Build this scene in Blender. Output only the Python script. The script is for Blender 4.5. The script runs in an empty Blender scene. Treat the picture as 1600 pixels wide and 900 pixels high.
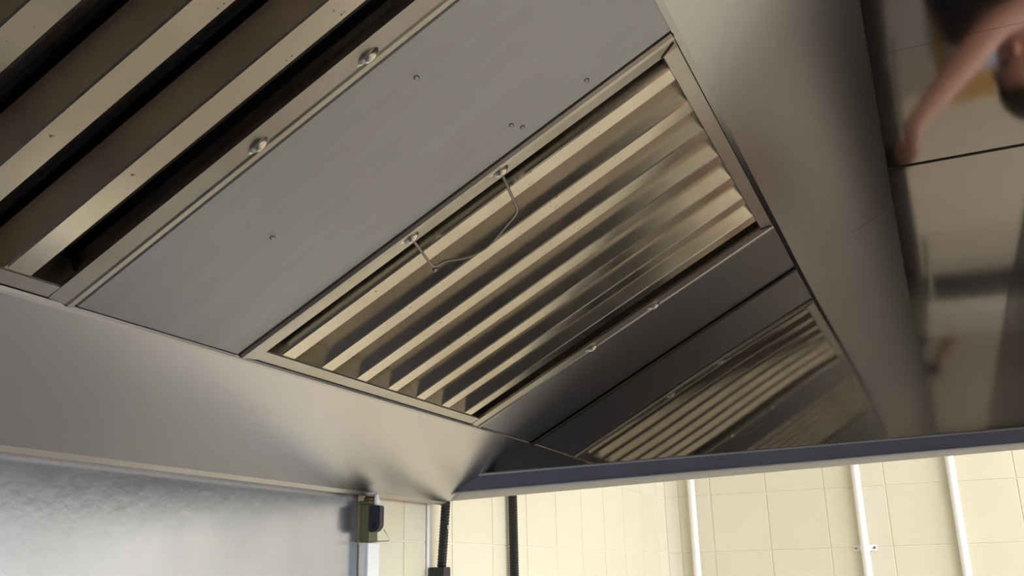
import bpy, bmesh, math, random
from mathutils import Vector, Matrix
random.seed(7)
scene = bpy.context.scene
COL = scene.collection
# ------------------------------------------------------------------ camera
S = 1.3            # metres per measuring unit
H = 1.95           # camera height
cam_d = bpy.data.cameras.new('camera')
cam = bpy.data.objects.new('camera', cam_d)
COL.objects.link(cam)
R_ = Vector((0.41258461, -0.91064515, -0.02234596))
U_ = Vector((-0.26130359, -0.14181743, 0.95478178))
B_ = -Vector((0.87263645, 0.38808919, 0.29646653))
cam.matrix_world = Matrix(((R_.x, U_.x, B_.x, 0), (R_.y, U_.y, B_.y, 0), (R_.z, U_.z, B_.z, H), (0, 0, 0, 1)))
cam_d.lens = 1459.4 / 1600 * 36
cam_d.sensor_width = 36
cam_d.clip_start = 0.005
cam_d.clip_end = 60
scene.camera = cam
# ------------------------------------------------------------------ world, light, exposure
scene.view_settings.view_transform = 'Standard'
scene.view_settings.look = 'None'
scene.view_settings.gamma = 1
scene.view_settings.use_curve_mapping = False
scene.view_settings.exposure = -0.08
world = bpy.data.worlds.new('world')
scene.world = world
world.use_nodes = True
bg = world.node_tree.nodes['Background']
bg.inputs[0].default_value = (0.75, 0.86, 1.0, 1)
bg.inputs[1].default_value = 1.0

ROOM = dict(x0=-3.6, x1=2.03 * S, y0=-3.4, y1=0.56 * S, z1=3.0)
def area(name, loc, rot, sx, sy, power, col):
    d = bpy.data.lights.new(name, 'AREA')
    d.shape = 'RECTANGLE'; d.size = sx; d.size_y = sy
    d.energy = power; d.color = col
    o = bpy.data.objects.new(name, d)
    COL.objects.link(o)
    o.location = loc; o.rotation_euler = rot
    return o
WIN = [(-2.3, 1.5), (-0.35, 1.5), (1.6, 1.5)]       # centre x, width of the windows in the far side wall
WZ0, WZ1 = 1.75, 2.6
for cx, w in WIN:
    area('window_daylight', (cx, ROOM['y0'] + 0.03, (WZ0 + WZ1) / 2), (math.radians(90), 0, 0), w, WZ1 - WZ0, 62, (0.84, 0.92, 1.0))
LAMPS = [(-2.2, -1.9), (0.0, -1.9), (1.75, -1.2)]
for lx, ly in LAMPS:
    area('ceiling_lamp_light', (lx, ly, 2.90), (0, 0, 0), 1.15, 0.22, 42 if lx < -1 else 20, (1.0, 0.95, 0.88))

# ------------------------------------------------------------------ helpers
def P(x, y, z):
    """measuring units (relative to the lens) -> metres"""
    return Vector((x * S, y * S, z * S + H))
def tag(o, label=None, cat=None, group=None, kind=None):
    if label: o['label'] = label
    if cat: o['category'] = cat
    if group: o['group'] = group
    if kind: o['kind'] = kind
    return o
def empty(name, loc=(0, 0, 0), rot=(0, 0, 0), parent=None):
    o = bpy.data.objects.new(name, None)
    COL.objects.link(o)
    o.empty_display_size = 0.05
    o.location = loc; o.rotation_euler = rot
    if parent: o.parent = parent
    return o
def link(name, me, m, parent=None, smooth=False):
    if m is not None:
        me.materials.clear(); me.materials.append(m)
    o = bpy.data.objects.new(name, me)
    COL.objects.link(o)
    if parent: o.parent = parent
    if smooth:
        for p in me.polygons: p.use_smooth = True
    return o
def build(name, bm, m, parent=None, smooth=False):
    bmesh.ops.recalc_face_normals(bm, faces=bm.faces[:])
    me = bpy.data.meshes.new(name)
    bm.to_mesh(me); bm.free()
    return link(name, me, m, parent, smooth)
def box(bm, x0, x1, y0, y1, z0, z1, bev=0.0):
    vs = [bm.verts.new((x, y, z)) for x in (x0, x1) for y in (y0, y1) for z in (z0, z1)]
    fs = [bm.faces.new([vs[i] for i in f]) for f in ((0, 1, 3, 2), (4, 6, 7, 5), (0, 4, 5, 1), (2, 3, 7, 6), (0, 2, 6, 4), (1, 5, 7, 3))]
    if bev:
        es = list({e for f in fs for e in f.edges})
        bmesh.ops.bevel(bm, geom=es, offset=bev, segments=2, affect='EDGES', profile=0.6)
    return vs
def extr(bm, prof, axis, a0, a1, cap=True, closed=True):
    """extrude a 2-D profile [(p,q)] along axis 0/1/2 from a0 to a1"""
    def co(p, q, a):
        if axis == 0: return (a, p, q)
        if axis == 1: return (p, a, q)
        return (p, q, a)
    A = [bm.verts.new(co(p, q, a0)) for p, q in prof]
    Bv = [bm.verts.new(co(p, q, a1)) for p, q in prof]
    n = len(prof)
    for i in range(n if closed else n - 1):
        j = (i + 1) % n
        bm.faces.new((A[i], A[j], Bv[j], Bv[i]))
    if cap and closed:
        bm.faces.new(A); bm.faces.new(Bv[::-1])
def sheet(prof, t):
    """closed profile of a folded sheet of thickness t that follows an open 2-D polyline"""
    off = []
    n = len(prof)
    for i in range(n):
        d = Vector((0, 0))
        for a, b in ((i - 1, i), (i, i + 1)):
            if a >= 0 and b < n:
                v = (Vector(prof[b]) - Vector(prof[a])).normalized()
                d += Vector((-v.y, v.x))
        d.normalize()
        k = 1.0
        if 0 < i < n - 1:
            v = (Vector(prof[i + 1]) - Vector(prof[i])).normalized()
            k = 1 / max(0.5, abs(d.dot(Vector((-v.y, v.x)))))
        off.append(tuple(Vector(prof[i]) + d * t * k))
    return list(prof) + off[::-1]
def tube(bm, pts, r, seg=10, cap=True):
    pts = [Vector(p) for p in pts]
    rs = r if isinstance(r, (list, tuple)) else [r] * len(pts)
    rings = []
    t0 = (pts[1] - pts[0]).normalized()
    up = Vector((0, 0, 1)) if abs(t0.z) < 0.9 else Vector((1, 0, 0))
    nrm = (up - t0 * up.dot(t0)).normalized()
    for i, p in enumerate(pts):
        t = (pts[min(i + 1, len(pts) - 1)] - pts[max(i - 1, 0)]).normalized()
        nrm = (nrm - t * nrm.dot(t)).normalized()
        b = t.cross(nrm)
        rings.append([bm.verts.new(p + (nrm * math.cos(2 * math.pi * k / seg) + b * math.sin(2 * math.pi * k / seg)) * rs[i]) for k in range(seg)])
    for a, b in zip(rings, rings[1:]):
        for k in range(seg):
            bm.faces.new((a[k], a[(k + 1) % seg], b[(k + 1) % seg], b[k]))
    if cap:
        bm.faces.new(rings[0][::-1]); bm.faces.new(rings[-1])
def ellipsoid(bm, c, rx, ry, rz, mat=None, u=16, v=10):
    m = Matrix.Translation(Vector(c)) @ (mat.to_4x4() if mat else Matrix.Identity(4)) @ Matrix.Diagonal((rx, ry, rz, 1))
    bmesh.ops.create_uvsphere(bm, u_segments=u, v_segments=v, radius=1, matrix=m)
def copy_tree(o, parent=None):
    c = o.copy(); COL.objects.link(c); c.parent = parent
    for ch in list(o.children): copy_tree(ch, c)
    return c

# ------------------------------------------------------------------ materials
def mat(name, col, rough=0.5, metal=0.0, spec=0.5, col2=None, nscale=8, stretch=(1, 1, 1), bump=0.0, bscale=200, rvar=0.0, speck=None, detail=4, aniso=0.0, coat=0.0):
    m = bpy.data.materials.new(name); m.use_nodes = True
    nt = m.node_tree; N = nt.nodes; L = nt.links
    b = N['Principled BSDF']
    b.inputs['Base Color'].default_value = (*col, 1)
    b.inputs['Roughness'].default_value = rough
    b.inputs['Metallic'].default_value = metal
    b.inputs['Specular IOR Level'].default_value = spec
    b.inputs['Anisotropic'].default_value = aniso
    b.inputs['Coat Weight'].default_value = coat
    tc = N.new('ShaderNodeTexCoord'); mp = N.new('ShaderNodeMapping')
    mp.inputs['Scale'].default_value = stretch
    L.new(tc.outputs['Object'], mp.inputs['Vector'])
    nz = N.new('ShaderNodeTexNoise'); nz.inputs['Scale'].default_value = nscale; nz.inputs['Detail'].default_value = detail
    L.new(mp.outputs[0], nz.inputs['Vector'])
    out = None
    if col2:
        mx = N.new('ShaderNodeMix'); mx.data_type = 'RGBA'
        cr = N.new('ShaderNodeMapRange'); cr.interpolation_type = 'SMOOTHSTEP'; cr.inputs[1].default_value = 0.2; cr.inputs[2].default_value = 0.8
        L.new(nz.outputs['Fac'], cr.inputs[0]); L.new(cr.outputs[0], mx.inputs[0])
        mx.inputs[6].default_value = (*col, 1); mx.inputs[7].default_value = (*col2, 1)
        out = mx.outputs[2]
    if speck:
        sc, amount, scol = speck
        vz = N.new('ShaderNodeTexNoise'); vz.inputs['Scale'].default_value = sc; vz.inputs['Detail'].default_value = 2
        L.new(tc.outputs['Object'], vz.inputs['Vector'])
        mr = N.new('ShaderNodeMapRange'); mr.inputs[1].default_value = amount; mr.inputs[2].default_value = amount + 0.06
        L.new(vz.outputs['Fac'], mr.inputs[0])
        m2 = N.new('ShaderNodeMix'); m2.data_type = 'RGBA'
        L.new(mr.outputs[0], m2.inputs[0])
        if out: L.new(out, m2.inputs[6])
        else: m2.inputs[6].default_value = (*col, 1)
        m2.inputs[7].default_value = (*scol, 1)
        out = m2.outputs[2]
    if out: L.new(out, b.inputs['Base Color'])
    if rvar:
        mr2 = N.new('ShaderNodeMapRange'); mr2.interpolation_type = 'SMOOTHSTEP'; mr2.inputs[1].default_value = 0.15; mr2.inputs[2].default_value = 0.85
        mr2.inputs[3].default_value = rough - rvar; mr2.inputs[4].default_value = rough + rvar
        L.new(nz.outputs['Fac'], mr2.inputs[0]); L.new(mr2.outputs[0], b.inputs['Roughness'])
    if bump:
        bz = N.new('ShaderNodeTexNoise'); bz.inputs['Scale'].default_value = bscale; bz.inputs['Detail'].default_value = 3
        L.new(mp.outputs[0], bz.inputs['Vector'])
        bp = N.new('ShaderNodeBump'); bp.inputs['Strength'].default_value = bump; bp.inputs['Distance'].default_value = 0.002
        L.new(bz.outputs['Fac'], bp.inputs['Height']); L.new(bp.outputs[0], b.inputs['Normal'])
    return m
def emis(name, col, st):
    m = bpy.data.materials.new(name); m.use_nodes = True
    b = m.node_tree.nodes['Principled BSDF']
    b.inputs['Base Color'].default_value = (*col, 1)
    b.inputs['Emission Color'].default_value = (*col, 1); b.inputs['Emission Strength'].default_value = st
    return m
M = {}
M['steel_blank'] = mat('brushed_steel_blanking', (.325, .328, .362), .40, 1, col2=(.31, .31, .338), nscale=5, bump=.04, bscale=60, stretch=(14, 1, 14), rvar=.03)
M['steel_lower'] = mat('brushed_steel_lower', (.56, .545, .565), .27, 1, col2=(.53, .51, .525), nscale=3, detail=1)
M['steel_upper'] = mat('brushed_steel_upper', (.44, .43, .455), .24, 1, col2=(.40, .39, .405), nscale=3, detail=1)
M['steel_mirror'] = mat('polished_steel_end', (.42, .405, .40), .04, 1, col2=(.38, .365, .355), nscale=4, rvar=.02)
M['steel_ceiling'] = mat('polished_steel_ceiling', (.58, .555, .55), .055, 1, col2=(.53, .50, .49), nscale=5, rvar=.025)
M['rim'] = mat('blue_grey_rim', (.18, .195, .27), .42, .5, col2=(.15, .165, .235), nscale=12)
M['rim_edge'] = mat('rim_edge_steel', (.50, .51, .56), .45, .4)
M['rim_out'] = mat('rim_outer_return', (.74, .69, .58), .5, 0)
M['fr'] = mat('filter_frame_steel', (.48, .455, .43), .30, 1, col2=(.40, .365, .32), nscale=14, speck=(90, .74, (.22, .18, .14)))
M['baffle'] = mat('greasy_baffle_steel', (.60, .55, .475), .17, 1, col2=(.50, .455, .385), nscale=18, rvar=.05, speck=(260, .70, (.20, .16, .12)))
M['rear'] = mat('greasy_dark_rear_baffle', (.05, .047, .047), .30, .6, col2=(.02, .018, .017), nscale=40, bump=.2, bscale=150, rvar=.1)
M['black'] = mat('unlit_black', (.012, .011, .010), .7, 0)  # near-black colour stands in for the unlit inside of the plenum
M['joint'] = mat('dark_joint_sealant', (.05, .042, .035), .6, 0)
M['wire'] = mat('dull_handle_wire', (.42, .38, .32), .38, 1, col2=(.30, .26, .21), nscale=60)
M['lug'] = mat('bright_handle_lug', (.72, .68, .62), .25, 1)
M['splash'] = mat('pale_splash_sheet', (.44, .455, .52), .22, .9, col2=(.385, .40, .455), nscale=9, bump=.09, bscale=60, detail=6, rvar=.04)
M['grout'] = mat('pale_grout', (.74, .69, .57), .8)
M['plaster'] = mat('cream_paint', (.76, .71, .61), .7)
M['room_ceiling'] = mat('white_ceiling_paint', (.80, .79, .76), .8)
M['floor'] = mat('quarry_floor', (.34, .30, .265), .5, col2=(.28, .245, .215), nscale=5)
M['white'] = mat('white_plastic', (.86, .86, .86), .35)
M['blackplastic'] = mat('black_plastic', (.008, .008, .010), .45)
M['coil'] = mat('navy_black_coil', (.012, .014, .026), .4)
M['green'] = mat('olive_brass_body', (.155, .165, .085), .55, .3, col2=(.115, .125, .065), nscale=40)
M['copper'] = mat('stained_copper', (.50, .27, .17), .38, .9, col2=(.30, .16, .11), nscale=50)
M['dust'] = mat('pale_lint', (.55, .52, .46), .9)
M['dark'] = mat('dark_grey', (.03, .03, .032), .5)
M['range'] = mat('range_steel', (.5, .49, .47), .35, 1)
M['griddle'] = mat('black_griddle', (.025, .024, .024), .45, 0)
M['castiron'] = mat('cast_iron', (.02, .02, .02), .6)
TILES = []
for i, (c1, c2) in enumerate((((0.716, 0.657, 0.510), (0.693, 0.630, 0.478)), ((0.706, 0.644, 0.492), (0.725, 0.667, 0.527)), ((0.733, 0.675, 0.537), (0.706, 0.644, 0.501)))):
    TILES.append(mat('cream_glazed_tile_%s' % 'abc'[i], c1, .30, col2=c2, nscale=6, bump=.08, bscale=12))

# ------------------------------------------------------------------ room shell
x0, x1, y0, y1, z1 = ROOM['x0'], ROOM['x1'], ROOM['y0'], ROOM['y1'], ROOM['z1']
def struct(name, bm, m, label=None, cat=None):
    o = build(name, bm, m); o['kind'] = 'structure'
    if label: o['label'] = label
    if cat: o['category'] = cat
    return o
bm = bmesh.new(); box(bm, x0 - .15, x1 + .15, y0 - .15, y1 + .15, -.1, 0)
struct('floor', bm, M['floor'], 'brown quarry floor of the kitchen', 'floor')
bm = bmesh.new(); box(bm, x0 - .15, x1 + .15, y0 - .15, y1 + .15, z1, z1 + .1)
struct('ceiling', bm, M['room_ceiling'], 'white painted ceiling of the kitchen', 'ceiling')
TT = 0.007                                            # tile thickness
bm = bmesh.new(); box(bm, x0 - .15, x1 + .15, y1 + .0015, y1 + .15, 0, z1)
wall_back = struct('wall_back', bm, M['grout'], 'cream tiled back wall behind the black conduits', 'wall')
bm = bmesh.new(); box(bm, x1 + .0015, x1 + .15, y0 - .15, y1 + .0015, 0, z1)
wall_right = struct('wall_right', bm, M['grout'], 'cream tiled wall carrying the white pipes', 'wall')
bm = bmesh.new(); box(bm, x0 - .15, x0, y0 - .15, y1 + TT, 0, z1)
M['gold'] = mat('warm_cream_paint', (.82, .73, .56), .7)
struct('wall_left', bm, M['gold'], 'cream painted wall at the far end of the kitchen', 'wall')
bm = bmesh.new()                                      # window wall with real openings
ed = [x0 - .15]
for cx, w in WIN: ed += [cx - w / 2, cx + w / 2]
ed.append(x1 + .15)
for i in range(0, len(ed), 2): box(bm, ed[i], ed[i + 1], y0 - .15, y0, 0, z1)
for cx, w in WIN:
    box(bm, cx - w / 2, cx + w / 2, y0 - .15, y0, 0, WZ0); box(bm, cx - w / 2, cx + w / 2, y0 - .15, y0, WZ1, z1)
struct('wall_front', bm, M['plaster'], 'cream painted wall with windows behind the camera', 'wall')
for i, (cx, w) in enumerate(WIN):
    t = empty('window_%d' % (i + 1), (cx, y0 - .05, WZ0)); tag(t, kind='structure')
    h = WZ1 - WZ0
    for a in ((-w / 2, w / 2, 0, .05), (-w / 2, w / 2, h - .05, h), (-w / 2, -w / 2 + .05, .05, h - .05), (w / 2 - .05, w / 2, .05, h - .05), (-.02, .02, .05, h - .05)):
        bm = bmesh.new(); box(bm, a[0], a[1], -.03, .03, a[2], a[3], .004); build('window_frame', bm, M['white'], t)

# tiles: every tile of the stretch in view is an object of its own
TW = 0.1165 * S; TZ0 = 0.0425 * S + H; G = 0.0022
rows = range(-6, 5)
def tile_mesh(w, h):
    bm = bmesh.new(); box(bm, G / 2, w - G / 2, 0, TT, G / 2, h - G / 2, .0012)
    bmesh.ops.recalc_face_normals(bm, faces=bm.faces[:])
    me = bpy.data.meshes.new('tile'); bm.to_mesh(me); bm.free()
    return me
def put_tile(parent, me, m, loc, rz, tilt):
    o = bpy.data.objects.new('tile', me); COL.objects.link(o)
    o.parent = parent; o.location = loc; o.rotation_euler = (tilt[0], 0, rz + tilt[1])
    if not me.materials: me.materials.append(m)
    o.material_slots[0].link = 'OBJECT'; o.material_slots[0].material = m
full = tile_mesh(TW, TW); RC = 0.05
cut = tile_mesh(y1 - RC - .451 * S, TW)
narrow = tile_mesh(RC * .7654, TW)
def jit(): return (random.uniform(-.0012, .0012), random.uniform(-.002, .002))
for r in rows:
    z = TZ0 + r * TW
    for c in range(13):                                # back wall, outer (front) face at y1
        put_tile(wall_back, full, random.choice(TILES), (x1 - RC - (c + 1) * TW, y1, z), 0, jit())
    put_tile(wall_right, cut, random.choice(TILES), (x1, y1 - RC, z), -math.pi / 2, jit())
    for c in range(14):                                # wall with the white pipes
        put_tile(wall_right, full, random.choice(TILES), (x1, .451 * S - c * TW, z), -math.pi / 2, jit())
    for k in range(2):                                 # two cut strips round the eased corner
        a0 = math.pi / 2 - k * math.pi / 4
        p = (x1 - RC + RC * math.cos(a0), y1 - RC + RC * math.sin(a0), z)
        put_tile(wall_back, narrow, TILES[k], p, -math.pi / 8 - k * math.pi / 4, (0, 0))
bm = bmesh.new()
pr = [(x1 - RC, y1 + .0014), (x1 + .0014, y1 + .0014), (x1 + .0014, y1 - RC)] + [(x1 - RC + (RC + .0012) * math.cos(a_), y1 - RC + (RC + .0012) * math.sin(a_)) for a_ in (math.radians(12), math.radians(45), math.radians(78))]
pr = pr[:3] + [(x1 + .0013, y1 - RC - .0001), (x1 - RC + (RC + .0012) * .7071, y1 - RC + (RC + .0012) * .7071), (x1 - RC - .0001, y1 + .0013)]
extr(bm, pr, 2, 0, z1); struct('trim_1', bm, M['grout'], 'grout filling of the eased tile corner', 'trim')

# ------------------------------------------------------------------ the hood
AB_S, CD0, CD1 = -0.128, 0.3562, 0.472
SLOPE = math.radians(152.566)
Bp = P(0, 0.425, 0.15)
hood = empty('extractor_hood', P(0, 0.55, 0.10)); HL = hood.location.copy()
tag(hood, 'stainless steel extraction canopy with sloping filter bank over the kitchen', 'extractor hood')
def hpart(name, bm, m, smooth=False):
    bmesh.ops.translate(bm, verts=bm.verts[:], vec=-HL)
    return build(name, bm, m, hood, smooth)
cs_, sn_ = math.cos(SLOPE), math.sin(SLOPE)
def SL(s, w):
    """slope coordinates (units; w>0 is above the filters) -> (y, z) metres"""
    v = Bp + Vector((0, cs_ * s + 0.4608 * w, sn_ * s + 0.8875 * w)) * S
    return (v.y, v.z)
HX0, HX1 = -1.25 * S, 1.0 * S
def bar(bm, pr, xa=HX0 - .003, xb=HX1 + .003): extr(bm, pr, 0, xa, xb)
# lower panel with rolled top hem and back flange
bm = bmesh.new()
A = SL(AB_S, -.003)
pr = [SL(-.0012, .012), SL(-.0008, -.0006), SL(-.0014, -.0014), SL(-.0030, -.0016), A, (A[0] + .004, A[1] - .004), (y1 - .003, P(0, 0, .0915).z)]
bar(bm, sheet(pr[::-1], .0015)); hpart('lower_panel', bm, M['steel_lower'])
# upper panel, front edge returned up to the roof
bm = bmesh.new()
D = SL(CD1, -.002); zc = P(0, 0, .407).z
pr = [SL(CD0 - .001, .012), SL(CD0, -.001), SL(CD0 + .003, -.0025), SL(CD1 - .003, -.002), D, (D[0] + .004, D[1] + .006), (P(0, .035, 0).y, zc)]
bar(bm, sheet(pr, .0015)); hpart('upper_panel', bm, M['steel_upper'])
# roof sheets with a joint
XJ = 0.75 * S
YF = -0.24 * S
for k, (a, b) in enumerate(((HX0 - .003, XJ - .0003), (XJ + .0003, HX1 + .003))):
    bm = bmesh.new(); box(bm, a, b, YF, P(0, .04, 0).y, zc, zc + .002); hpart('roof_sheet', bm, M['steel_ceiling'])
bm = bmesh.new(); box(bm, HX0 - .003, HX1 + .003, YF, P(0, .06, 0).y, zc + .0022, zc + .006); hpart('roof_backing', bm, M['joint'])
# plenum box behind the filters
bm = bmesh.new()
pr = [SL(-.01, .016), SL(-.01, .10), SL(.37, .10), SL(.37, .016)]
bar(bm, sheet(pr, .002)); hpart('plenum', bm, M['black'])
# front skirt
bm = bmesh.new(); box(bm, HX0, HX1, YF - .002, YF, P(0, 0, .113).z, zc + .006); hpart('front_skirt', bm, M['steel_upper'])
bm = bmesh.new(); box(bm, HX0, HX1, YF - .022, YF + .001, P(0, 0, .113).z - .012, P(0, 0, .113).z + .012, .003); hpart('front_rim', bm, M['rim'])
# end panel (slightly bowed sheet) and far end panel
def end_panel(X, bow):
    bm = bmesh.new()
    top = lambda y: Bp.z + (Bp.y - y) / -cs_ * sn_ + .17 if y > D[0] else zc + .03
    ny, nz = 60, 30
    ya, yb = YF, y1 - .003
    zb = lambda y: P(0, 0, .1035 + (.115 - .1035) * (yb - y) / (yb - ya)).z
    for off in (0, .002):
        g = []
        for i in range(ny + 1):
            y = ya + (yb - ya) * i / ny; col = []
            for j in range(nz + 1):
                z = zb(y) + (max(top(y), zb(y) + .02) - zb(y)) * j / nz
                dx = bow(y, z)
                col.append(bm.verts.new((X + dx + off, y, z)))
            g.append(col)
        for i in range(ny):
            for j in range(nz):
                bm.faces.new((g[i][j], g[i + 1][j], g[i + 1][j + 1], g[i][j + 1]))
    return bm
def bow(y, z):
    u = (y / S - .22) / .2; v = ((z - H) / S - .17) / .09
    return 0.0014 * math.exp(-(u * u + v * v))
hpart('end_panel', end_panel(HX1, bow), M['steel_mirror'], True)
hpart('end_panel', end_panel(HX0, lambda y, z: 0), M['steel_mirror'], True)
# grime joint lines along the end panel
bm = bmesh.new()
def edge_line(a, b, r):
    tube(bm, [Vector((HX1 - .0008, a[0], a[1])), Vector((HX1 - .0008, b[0], b[1]))], r, 6)
edge_line(SL(-.002, -.003), SL(CD1, -.002), .0017)
hpart('end_joint', bm, M['joint'])
bm = bmesh.new(); edge_line((D[0] + .03, zc), (YF, zc), .0017); hpart('roof_joint', bm, M['joint'])
# bottom rim of the end panel
def rim(name, prof, m):
    """prof: (dx, t) with t 0..1 between the lower and the upper rim line"""
    bm = bmesh.new(); A_, B2 = [], []
    for dx, t in prof:
        for (yy, zl, zt, lst) in ((.56, .0955, .1170, A_), (-.24, .1130, .1265, B2)):
            k = (1.0 + dx)
            z = (zl + (zt - zl) * t) * k
            lst.append(bm.verts.new(P(k, yy if yy < 0 else .538, z)))
    n = len(prof)
    for i in range(n):
        j = (i + 1) % n
        bm.faces.new((A_[i], A_[j], B2[j], B2[i]))
    bm.faces.new(A_); bm.faces.new(B2[::-1])
    return hpart(name, bm, m)
rim('end_rim', [(-.012, .06), (-.012, .93), (-.009, .99), (.0, 1.0), (.004, .9), (.004, .06)], M['rim'])
rim('rim_bead', [(-.0150, .02), (-.0150, .10), (-.0115, .13), (.004, .05), (.004, .0)], M['rim_edge'])
rim('rim_bead', [(-.0150, .90), (-.0145, 1.0), (-.010, 1.05), (-.006, .95)], M['rim_edge'])
rim('outer_return', [(.006, -.33), (.006, .2), (.02, .2), (.02, -.33)], M['rim_out'])

# ------------------------------------------------------------------ grease filters
FW, FH = 0.367 * S, 0.3535 * S
PER, FL = 0.0475 * S, 0.0155 * S
slope_rot = (SLOPE, 0, 0)
def slope_loc(x, s, w=0): y, z = SL(s, w); return (x * S, y, z)
def make_filter():
    t = empty('grease_filter', (0, 0, 0), slope_rot)
    e = 0.0145 * S                                     # width of the visible frame strip
    DZ = -.026 * S
    def side(xa, sgn):
        # folded channel: bead on the outside edge, flat strip, inner return
        pr = [(xa, DZ), (xa, .001), (xa + sgn * .0012, .0026), (xa + sgn * .0042, .0026), (xa + sgn * .0055, .0012), (xa + sgn * e, .0), (xa + sgn * e, -.0022)]
        bm = bmesh.new(); pr = sheet(pr if sgn > 0 else pr[::-1], .0012)
        A_ = [bm.verts.new((p, .0, q)) for p, q in pr]; B2 = [bm.verts.new((p, FH, q)) for p, q in pr]
        n = len(pr)
        for i in range(n): bm.faces.new((A_[i], A_[(i + 1) % n], B2[(i + 1) % n], B2[i]))
        bm.faces.new(A_); bm.faces.new(B2[::-1])
        return build('frame_side', bm, M['fr'], t)
    side(0, 1); side(FW, -1)
    for ya, sgn, wd in ((0, 1, .0095 * S), (FH, -1, .0105 * S)):
        pr = [(ya, DZ), (ya, .0005), (ya + sgn * wd, .0008), (ya + sgn * (wd + .0008), -.0006), (ya + sgn * (wd + .0006), -.024 * S)]
        pr = sheet(pr if sgn < 0 else pr[::-1], .0011)
        bm = bmesh.new(); extr(bm, pr, 0, .0035, FW - .0035)
        build('frame_end', bm, M['fr'], t)
    for xx, yy, sx, sy in ((e, FH - .0118 * S, -1, 1), (FW - e, FH - .0118 * S, 1, 1)):
        bm = bmesh.new(); tube(bm, [(xx, yy, .0016), (xx + sx * .009, yy + sy * .0135, .0024)], .0009, 6); build('mitre_slit', bm, M['joint'], t)
    cx0 = FW / 2 - 3 * PER
    # baffles: flat face with two leaning flanges
    h, lean = 0.0160 * S, 0.0066 * S
    def half(sg):
        pts = []
        for k in range(6):
            a = k / 5
            pts.append((sg * (FL / 2 + lean * a), -h * a))
        return pts
    pr = half(-1)[::-1] + [(-FL / 2 + .001, .0012), (FL / 2 - .001, .0012)] + half(1)
    pr = sheet(pr, -.001)
    bm = bmesh.new(); extr(bm, pr, 1, .006 * S, FH - .006 * S)
    first = build('baffle', bm, M['baffle'], t); first.location = (cx0, 0, -.002)
    for k in range(1, 7):
        o = first.copy(); COL.objects.link(o); o.parent = t; o.location = (cx0 + k * PER, 0, -.002)
    # rear baffles: rounded troughs that close the gaps
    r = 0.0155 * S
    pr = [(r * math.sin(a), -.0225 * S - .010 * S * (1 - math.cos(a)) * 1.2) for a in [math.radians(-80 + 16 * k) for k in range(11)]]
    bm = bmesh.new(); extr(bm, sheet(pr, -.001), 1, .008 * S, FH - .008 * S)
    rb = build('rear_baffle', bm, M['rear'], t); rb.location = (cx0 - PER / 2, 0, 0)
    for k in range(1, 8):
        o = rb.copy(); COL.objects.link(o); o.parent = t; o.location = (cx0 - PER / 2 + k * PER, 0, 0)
    # stamped lugs for the drop handles
    for xx, sg in ((.0055 * S, 1), (FW - .0055 * S, -1)):
        for ss in (.145, .219):
            bm = bmesh.new()
            pts = []
            L_ = .0105 * S
            for k in range(13):
                a = k / 12
                pts.append((xx + sg * .002, ss * S + (a - .5) * L_, .0003 + .0035 * math.sin(math.pi * a) ** .7))
            tube(bm, pts, [.0022 + .0012 * math.sin(math.pi * k / 12) for k in range(13)], 8)
            ellipsoid(bm, (xx, ss * S - L_ * .45, .0012), .004, .006, .0016)
            build('handle_lug', bm, M['lug'], t, True)
    return t
filt = make_filter()
def lab(o, s): o['label'] = s; o['category'] = 'grease filter'; o['group'] = 'baffle grease filters in the sloping bank'
filt.location = slope_loc(.4936, .0010)
lab(filt, 'grease filter with hanging wire handle, between the two plain panels nearest the end')
filt2 = copy_tree(filt)
filt2.location = slope_loc(.4945 - .5085, .0010)
lab(filt2, 'large near grease filter at upper left with blackened gaps between its baffles')
GREASE = mat('brown_grease_film', (.36, .305, .26), .34, .85, col2=(.25, .21, .18), nscale=16, rvar=.05)
TROUGH = mat('highlight_trough', (.60, .62, .70), .20, 1, col2=(.40, .41, .46), nscale=14, bump=.08, bscale=60)  # pale bluish metal, lightened to bring out a highlight on one trough
gm = None; last = None
for ch in filt2.children:
    if ch.name.startswith('baffle'):
        if gm is None:
            gm = ch.data.copy(); gm.materials.append(GREASE)
            for p in gm.polygons:
                if abs(p.normal.x) > .5 and abs(p.center.z) > .0015: p.material_index = 1
        ch.data = gm
    if ch.name.startswith('rear_baffle') and (last is None or ch.location.x > last.location.x): last = ch
last.data = last.data.copy(); last.data.materials[0] = TROUGH
# wire drop handle on the near side of the right-hand filter
bm = bmesh.new()
inv = Matrix.Rotation(-SLOPE, 3, 'X')
def loc_off(dx, dz): return inv @ Vector((dx * S, 0, dz * S))
a = Vector((.0075 * S, .219 * S, .003)); b = Vector((.0075 * S, .145 * S, .003))
oa = loc_off(.027, -.018); ob = loc_off(.030, -.012)
pts = [a, a + oa * .35, a + oa * .7, a + oa * .92, a + oa + Vector((.001, -.004, 0)), a + oa * 1.06 + Vector((.001, -.014, 0))]
for k in range(1, 7):
    q = k / 7
    pts.append((a + oa * 1.06 + Vector((.001, -.014, 0))).lerp(b + ob + Vector((0, .012, 0)), q) + loc_off(.006 * math.sin(math.pi * q), -.005 * math.sin(math.pi * q)))
pts += [b + ob + Vector((0, .012, 0)), b + ob + Vector((0, .003, 0)), b + ob * .9, b + ob * .5, b]
for _ in range(2):
    q_ = [pts[0]]
    for u_, v_ in zip(pts, pts[1:]): q_ += [u_.lerp(v_, .25), u_.lerp(v_, .75)]
    pts = q_ + [pts[-1]]
tube(bm, pts, .0013, 8)
ellipsoid(bm, b + ob * 1.05, .002, .003, .002)
build('wire_handle', bm, M['wire'], filt, True)

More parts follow.
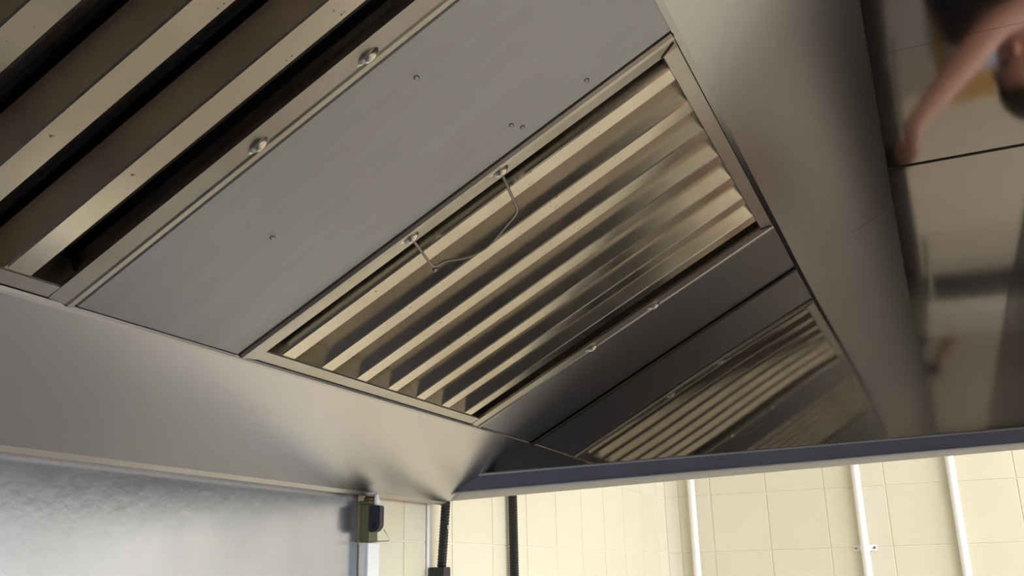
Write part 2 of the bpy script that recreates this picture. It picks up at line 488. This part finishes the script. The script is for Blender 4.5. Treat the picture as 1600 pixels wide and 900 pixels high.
# ------------------------------------------------------------------ blanking panels
def blank(xa, xb, label, m):
    w = (xb - xa) * S; t = empty('blanking_panel', slope_loc(xa, .0008), slope_rot)
    hgt = .3545 * S
    bm = bmesh.new(); pr = [(.0015, -.014), (.0012, -.001), (.0024, .0006), (w - .0024, .0006), (w - .0012, -.001), (w - .0015, -.014)]
    extr(bm, sheet(pr, -.001), 1, 0, hgt); build('face_sheet', bm, m, t)
    tag(t, label, 'panel', 'plain blanking panels between the filters')
    return t
b1 = blank(.3555, .4925, 'wide plain grey steel panel between the two grease filters', M['steel_blank'])
for (sx, sy) in ((.127, .32), (.117, .268), (.126, .272), (.062, .12), (.03, .25)):
    bm = bmesh.new(); ellipsoid(bm, ((sx - .003) * S, sy * S - .03, .0006), .003, .0022, .0012, u=10, v=6)
    build('dent', bm, M['steel_blank'], b1, True)
blank(.8645, .9985, 'dark plain steel panel between the grease filter and the mirror-like end panel', M['steel_blank'])
blank(-.152, -.0155, 'plain steel panel on the far side of the large near filter', M['steel_blank'])
blank(-1.245, -.1535, 'long plain steel panel at the far end of the filter bank', M['steel_blank'])

# ------------------------------------------------------------------ splashback sheet on the back wall
bm = bmesh.new()
xe = .8425 * S
zt = P(0, 0, .0885).z
ny = 40
g0, g1 = [], []
prof = [(-1.6, .0), (xe - .004, .0), (xe, .0)]
box(bm, -.93, xe, y1 - .006, y1 - .0005, .92, zt, .0015)
o = build('splashback_sheet', bm, M['splash']); tag(o, 'pale mottled metal splashback sheet under the left of the hood', 'splashback')

# ------------------------------------------------------------------ valve, trunking, conduits, pipes
def back_px(x): return x * S
vx = .8425 * S
t = empty('solenoid_valve', (vx, y1 - .002, P(0, 0, .0385).z))
tag(t, 'olive gas solenoid valve with black coil under the hood edge', 'valve')
vh = .0385 * S
bm = bmesh.new(); box(bm, .002, .024, -.0205, -.005, 0, vh, .002); build('valve_body', bm, M['green'], t)
bm = bmesh.new(); box(bm, .0, .026, -.022, -.004, vh, vh + .004, .001); build('valve_flange', bm, M['green'], t)
bm = bmesh.new(); extr(bm, [(-.0205, .013), (-.0205, vh - .002), (-.037, vh - .003), (-.037, .020), (-.031, .013)], 0, .0, .013)
bmesh.ops.bevel(bm, geom=bm.edges[:], offset=.0012, segments=2, affect='EDGES'); coil = build('coil', bm, M['coil'], t)
bm = bmesh.new(); tube(bm, [(.0012, -.026, .022), (-.002, -.026, .022)], .0045, 14); build('coil_nut', bm, M['blackplastic'], coil)
bm = bmesh.new(); tube(bm, [(.015, -.0135, vh + .004), (.015, -.0135, vh + .009), (.015, -.0135, vh + .0091), (.015, -.0135, vh + .035)], [.0095, .0095, .0075, .0075], 16); build('copper_stub', bm, M['copper'], t, True)
bm = bmesh.new(); tube(bm, [(.008, -.028, vh - .003), (.008, -.028, vh + .003), (.008, -.027, vh + .012)], [.004, .0038, .0025], 12); build('cable_gland', bm, M['white'], t, True)
bm = bmesh.new(); tube(bm, [(.012, -.037, .016), (.016, -.044, .004), (.016, -.043, .001), (.016, -.02, .001)], .0008, 6); build('loose_wire', bm, M['grout'], t, True)
t = empty('cable_trunking', (vx + .002, y1, 1.0)); tag(t, 'white plastic cable trunking running down below the valve', 'trunking')
hh = P(0, 0, .0385).z - 1.0 - .001
bm = bmesh.new(); box(bm, 0, .026, -.018, -.0065, 0, hh, .001); build('trunking_base', bm, M['white'], t)
bm = bmesh.new(); box(bm, -.001, .027, -.0225, -.0182, 0, hh, .0012); build('trunking_lid', bm, M['white'], t)

def corrugated(name, x, r, zlo, zhi, label, lean=0.0):
    t = empty(name, (x, y1 - r - .003, zlo)); tag(t, label, 'conduit', 'black corrugated conduits on the back wall')
    bm = bmesh.new(); n = int((zhi - zlo) / .0022); pts, rs = [], []
    for k in range(n):
        pts.append((0, lean * (k / n), (zhi - zlo) * k / n)); rs.append(r if k % 2 else r * .86)
    tube(bm, pts, rs, 14); build('corrugated_tube', bm, M['blackplastic'], t)
    return t
c1 = corrugated('black_conduit', 1.0066 * S, .0075, P(0, 0, -.06).z, P(0, 0, .16).z, 'black corrugated conduit with lint and a clip, at the hood corner', -.022)
bm = bmesh.new(); box(bm, -.020, .002, -.022, .004, .060 * S, .074 * S, .002); build('conduit_clip', bm, M['blackplastic'], c1)
bm = bmesh.new()
for k in range(1): ellipsoid(bm, (-.002, -.020, .125 * S + random.uniform(-.012, .012)), .003, .002, .004, u=8, v=6)
build('lint', bm, M['dust'], c1)
corrugated('black_conduit', 1.224 * S, .0088, P(0, 0, -.06).z, P(0, 0, .2).z, 'straight black corrugated conduit standing clear of the hood corner', .0)
# narrow white edge bead beside the first conduit
bm = bmesh.new(); box(bm, .9925 * S, .9975 * S, y1 - .004, y1 - .0005, 1.0, P(0, 0, .15).z, .002)
tag(build('edge_bead', bm, M['white']), 'thin white edging strip left of the corner conduit', 'edging')

def pipe(yw, label, clip=False, lean=0.0):
    r = .0105
    t = empty('white_pipe', (x1 - r - .003, yw * S, 1.2)); tag(t, label, 'pipe', 'white pipes on the tiled wall')
    hh = P(0, 0, .36).z - 1.2
    bm = bmesh.new(); tube(bm, [(0, 0, 0), (0, lean * .5, hh * .5), (0, lean, hh)], r, 16); build('pipe_tube', bm, M['white'], t, True)
    if clip:
        zc_ = P(0, 0, .041).z - 1.2
        bm = bmesh.new()
        pr = []
        for k in range(9):
            a_ = math.pi * k / 8
            pr.append((-(r + .001) * math.sin(a_), (r + .001) * math.cos(a_)))
        pr = [(r + .001, r + .018)] + [(r + .0, r + .0015)] + pr + [(r, -r - .0015)] + [(r + .001, -r - .018)]
        extr(bm, sheet(pr, .002), 2, zc_ - .007, zc_ + .007)
        c = build('saddle_clip', bm, M['white'], t)
        for sy in (-1, 1):
            bm = bmesh.new(); tube(bm, [(r - .003, sy * (r + .012), zc_), (r + .002, sy * (r + .012), zc_)], .0032, 10); build('screw', bm, M['wire'], c)
    return t
pipe(.489, 'thin white pipe nearest the tiled corner')
pipe(.153, 'white pipe held by a two-screw saddle clip', True)
pipe(-.022, 'rightmost white pipe on the tiled wall')

# ------------------------------------------------------------------ things that only show as reflections
for i, (lx, ly) in enumerate(LAMPS):
    t = empty('ceiling_lamp', (lx, ly, 2.91)); tag(t, ['white strip lamp on the ceiling at the far end', 'white strip lamp on the ceiling behind the photographer', 'white strip lamp on the ceiling near the tiled wall'][i], 'lamp', 'strip lamps on the ceiling')
    bm = bmesh.new(); box(bm, -.6, .6, -.13, .13, .02, .09, .006); build('lamp_housing', bm, M['white'], t)
    bm = bmesh.new(); box(bm, -.575, .575, -.11, .11, .004, .02, .003); build('diffuser', bm, emis('lamp_diffuser', (1, .95, .86), 6), t)
t = empty('cooking_range', (.25, .36, 0)); tag(t, 'stainless steel cooking range standing under the hood', 'range')
bm = bmesh.new(); box(bm, -1.0, .95, -.29, .35, .12, .88, .006); build('range_body', bm, M['range'], t)
bm = bmesh.new(); box(bm, -1.02, .97, -.31, .36, .88, .91, .004); build('range_top', bm, M['range'], t)
for k in range(5):
    for yy in (-.13, .2):
        bm = bmesh.new(); tube(bm, [(-.8 + k * .4, yy, .91), (-.8 + k * .4, yy, .93)], [.09, .07], 20); build('burner', bm, M['castiron'], t)
for k in range(3):
    bm = bmesh.new(); box(bm, -.96 + k * .64, -.36 + k * .64, -.305, -.29, .2, .8, .004); d_ = build('oven_door', bm, M['range'], t)
    bm = bmesh.new(); tube(bm, [(-.9 + k * .64, -.33, .75), (-.42 + k * .64, -.33, .75)], .01, 8); build('door_handle', bm, M['wire'], d_)
for xx in (-.94, .89):
    for yy in (-.24, .3):
        bm = bmesh.new(); tube(bm, [(xx, yy, 0), (xx, yy, .125)], .02, 10); build('leg', bm, M['range'], t)
t = empty('added_dark_oven', (-1.65, .35, 0)); tag(t, 'tall dark oven standing past the far end of the range', 'oven')  # added, never in view; darkens what the lower baffle walls reflect
M['oven'] = mat('dark_oven_enamel', (.035, .034, .036), .4)
bm = bmesh.new(); box(bm, -.7, .7, -.38, .36, .12, 1.98, .01); build('oven_body', bm, M['oven'], t)
for zz in (.2, 1.1):
    bm = bmesh.new(); box(bm, -.62, .62, -.4, -.38, zz, zz + .78, .006); d_ = build('oven_door', bm, M['oven'], t)
    bm = bmesh.new(); tube(bm, [(-.5, -.43, zz + .7), (.5, -.43, zz + .7)], .012, 8); build('door_handle', bm, M['range'], d_)
for xx in (-.62, .62):
    for yy in (-.3, .28):
        bm = bmesh.new(); tube(bm, [(xx, yy, 0), (xx, yy, .125)], .03, 10); build('leg', bm, M['range'], t)

# ------------------------------------------------------------------ the photographer (seen mirrored in the roof sheets) and the phone
CAM = Vector((0, 0, H)); FWD = -B_
def cp(rr, uu, ff): return CAM + R_ * rr + U_ * uu + FWD * ff
t = empty('phone', cp(-.025, -.025, -.014)); tag(t, 'dark phone held level in a raised right hand', 'phone')
t.rotation_mode = 'QUATERNION'; t.rotation_quaternion = cam.matrix_world.to_quaternion()
bm = bmesh.new(); box(bm, -.075, .075, -.036, .036, -.004, .004, .003); build('phone_body', bm, M['blackplastic'], t)
bm = bmesh.new(); box(bm, -.071, .071, -.032, .032, .0041, .0046); build('screen', bm, M['dark'], t)
SK = mat('skin', (.60, .32, .235), .5, col2=(.55, .28, .20), nscale=20)
SH = mat('black_shirt', (.016, .017, .022), .85)
TR = mat('dark_trousers', (.03, .032, .04), .85)
SHOE = mat('black_shoe', (.012, .012, .012), .5)
HAIR = mat('dark_hair', (.03, .02, .014), .6)
def person():
    V, E, Rr, Mi = [], [], [], []
    def add(p, rad, par=None, m=0):
        V.append(Vector(p)); Rr.append(rad if isinstance(rad, tuple) else (rad, rad))
        i = len(V) - 1
        if par is not None: E.append((par, i)); Mi.append(m)
        return i
    c = Vector((-.25, -.405, 0)); f = Vector((.95, .3, 0)).normalized(); rt = Vector((f.y, -f.x, 0))
    def b(r_, u, fw=0): return c + rt * r_ + f * fw + Vector((0, 0, u))
    pel = add(b(0, .95), (.145, .115))
    bel = add(b(0, 1.10, .01), (.14, .115), pel, 1)
    che = add(b(0, 1.28, .01), (.155, .12), bel, 1)
    upc = add(b(0, 1.39), (.12, .09), che, 1)
    nk = add(b(0, 1.475, .01), .055, upc, 0)
    jaw = add(b(0, 1.545, .035), .068, nk, 0)
    hd = add(b(0, 1.63, .025), (.082, .095), jaw, 0)
    add(b(0, 1.70, .01), (.07, .08), hd, 0)
    # right arm raised with the phone
    sh = add(b(.165, 1.405), .062, upc, 1)
    el0 = Vector((-.02, -.315, 1.575)); S0 = V[sh]
    m1 = add(S0.lerp(el0, .5), .052, sh, 1)
    el = add(el0, .045, m1, 0)
    wr0 = cp(.075, -.085, -.018)
    fm = add(el0.lerp(wr0, .3) + Vector((0, -.008, -.004)), .047, el, 0)
    fm2 = add(el0.lerp(wr0, .7), .036, fm, 0)
    wr = add(wr0, .027, fm2, 0)
    pa = add(cp(.072, -.05, -.016), (.026, .02), wr, 0)
    for k, (uu, ln) in enumerate(((-.004, .038), (-.022, .046), (-.040, .043), (-.056, .034))):
        a1 = add(cp(.066, uu, -.006), .0095, pa, 0)
        a2 = add(cp(.058, uu, .001), .009, a1, 0)
        add(cp(.062 - ln, uu + .004, -.001), .0075, a2, 0)
    t1 = add(cp(.066, -.058, -.03), .011, pa, 0)
    add(cp(.038, -.036, -.027), .009, t1, 0)
    # left arm relaxed
    sl = add(b(-.165, 1.405), .062, upc, 1)
    e2 = add(b(-.235, 1.13, -.03), .046, sl, 1)
    w2 = add(b(-.24, .90, .05), .028, e2, 0)
    p2 = add(b(-.24, .83, .07), (.036, .02), w2, 0)
    for k in range(4):
        q1 = add(b(-.24 + .0, .775 + .006 * abs(k - 1), .045 + .018 * k), .009, p2, 0)
        add(b(-.225, .735 + .008 * abs(k - 1), .045 + .017 * k), .0075, q1, 0)
    q1 = add(b(-.225, .80, .105), .010, p2, 0); add(b(-.215, .765, .115), .008, q1, 0)
    for sg in (-1, 1):
        hp = add(b(sg * .09, .86), (.095, .1), pel, 2)
        kn = add(b(sg * .10, .49, .015), .058, hp, 2)
        ak = add(b(sg * .105, .10, -.01), .042, kn, 2)
        add(b(sg * .11, .045, .05), (.042, .035), ak, 3)
        add(b(sg * .115, .04, .15), (.042, .03), len(V) - 1, 3)
    me = bpy.data.meshes.new('person')
    me.from_pydata(V, E, [])
    o = bpy.data.objects.new('person_rig', me); COL.objects.link(o)
    md = o.modifiers.new('skin', 'SKIN'); md.use_smooth_shade = True
    if not me.skin_vertices: 
        bm_ = bmesh.new(); bm_.from_mesh(me); bm_.verts.layers.skin.verify(); bm_.to_mesh(me); bm_.free()
    for i, sv in enumerate(me.skin_vertices[0].data):
        sv.radius = Rr[i]; sv.use_root = (i == 0)
    sb = o.modifiers.new('sub', 'SUBSURF'); sb.levels = 2; sb.render_levels = 2
    dg = bpy.context.evaluated_depsgraph_get()
    me2 = bpy.data.meshes.new_from_object(o.evaluated_get(dg))
    bpy.data.objects.remove(o)
    for m_ in (SK, SH, TR, SHOE): me2.materials.append(m_)
    for p in me2.polygons:
        best, bi = 1e9, 0
        for (i, j), mi in zip(E, Mi):
            a_, b_ = V[i], V[j]; d = b_ - a_
            q = max(0, min(1, (p.center - a_).dot(d) / d.length_squared))
            dist = (p.center - a_ - d * q).length / (Rr[i][0] * (1 - q) + Rr[j][0] * q)
            if dist < best: best, bi = dist, mi
        p.material_index = bi; p.use_smooth = True
    root = empty('person', (c.x, c.y, 0))
    tag(root, 'person in a black t-shirt with bare forearm raised, holding a phone under the hood', 'person')
    body = bpy.data.objects.new('body', me2); COL.objects.link(body)
    body.parent = root; body.location = (-c.x, -c.y, 0)
    def hp_(name, bm_, m_):
        bmesh.ops.translate(bm_, verts=bm_.verts[:], vec=-Vector((c.x, c.y, 0)))
        return build(name, bm_, m_, root, True)
    rotm = Matrix((f, -rt, Vector((0, 0, 1)))).transposed()
    bm_ = bmesh.new(); ellipsoid(bm_, b(0, 1.675, -.005), .108, .088, .095, rotm, 24, 16)
    for v in list(bm_.verts):
        l = v.co - b(0, 1.66, 0)
        if l.dot(f) > .062 - .25 * max(0, l.z - .03) and l.z < .045 or l.z < -.06: bm_.verts.remove(v)
    hp_('hair', bm_, HAIR)
    for sg in (-1, 1):
        bm_ = bmesh.new(); ellipsoid(bm_, b(sg * .032, 1.625, .104), .008, .013, .008, rotm); hp_('eye', bm_, M['dark'])
        bm_ = bmesh.new(); ellipsoid(bm_, b(sg * .084, 1.61, .01), .018, .008, .03, rotm); hp_('ear', bm_, SK)
    bm_ = bmesh.new(); ellipsoid(bm_, b(0, 1.595, .112), .02, .014, .026, rotm); hp_('nose', bm_, SK)
    bm_ = bmesh.new(); ellipsoid(bm_, b(0, 1.545, .098), .008, .026, .007, rotm); hp_('mouth', bm_, mat('lips', (.42, .16, .14), .5))
person()
# wall shelves at the far end of the kitchen
for i, zz in enumerate((1.35, 1.75)):
    t = empty('wall_shelf', (ROOM['x0'], -.9, zz)); tag(t, ['lower dark wall shelf at the far end of the kitchen', 'upper dark wall shelf at the far end of the kitchen'][i], 'shelf', 'dark wall shelves')
    bm = bmesh.new(); box(bm, .001, .3, -1.2, 1.3, 0, .09, .004); build('shelf_board', bm, M['dark'], t)
    for yy in (-.9, 0, 1.0):
        bm = bmesh.new(); extr(bm, [(.001, -.2), (.02, -.2), (.25, -.001), (.001, -.001)], 1, yy, yy + .02); build('bracket', bm, M['dark'], t)

t = empty('added_trolley', (-1.25, -.42, 0)); tag(t, 'small steel trolley added to carry the white tub and orange board', 'trolley')  # added support for the tub and board, meant only for the mirrored view
bm = bmesh.new(); box(bm, -.25, .25, -.2, .2, .84, .87, .004); build('trolley_top', bm, M['range'], t)
bm = bmesh.new(); box(bm, -.24, .24, -.19, .19, .3, .32, .004); build('shelf', bm, M['range'], t)
for xx in (-.23, .23):
    for yy in (-.18, .18):
        bm = bmesh.new(); tube(bm, [(xx, yy, 0), (xx, yy, .845)], .014, 10); build('leg', bm, M['range'], t)
t = empty('added_white_tub', (-1.15, -.36, .87)); tag(t, 'white tub added on the trolley for a pale patch in the roof reflection', 'tub')  # added to give a pale patch in the roof reflection
bm = bmesh.new(); tube(bm, [(0, 0, 0), (0, 0, .2)], [.085, .1], 24); build('tub_body', bm, M['white'], t, False)
bm = bmesh.new(); tube(bm, [(0, 0, .2), (0, 0, .215)], [.106, .106], 24); build('lid', bm, mat('pale_blue_lid', (.35, .45, .62), .4), t)
bm = bmesh.new(); box(bm, -.012, .012, -.1, .1, 0, .3, .004)
o = build('added_orange_board', bm, mat('orange_board', (.62, .36, .10), .5)); o.location = (-1.32, -.33, .872); tag(o, 'orange board added beside the tub for a strip in the roof reflection', 'chopping board')  # added to give an orange strip in the roof reflection
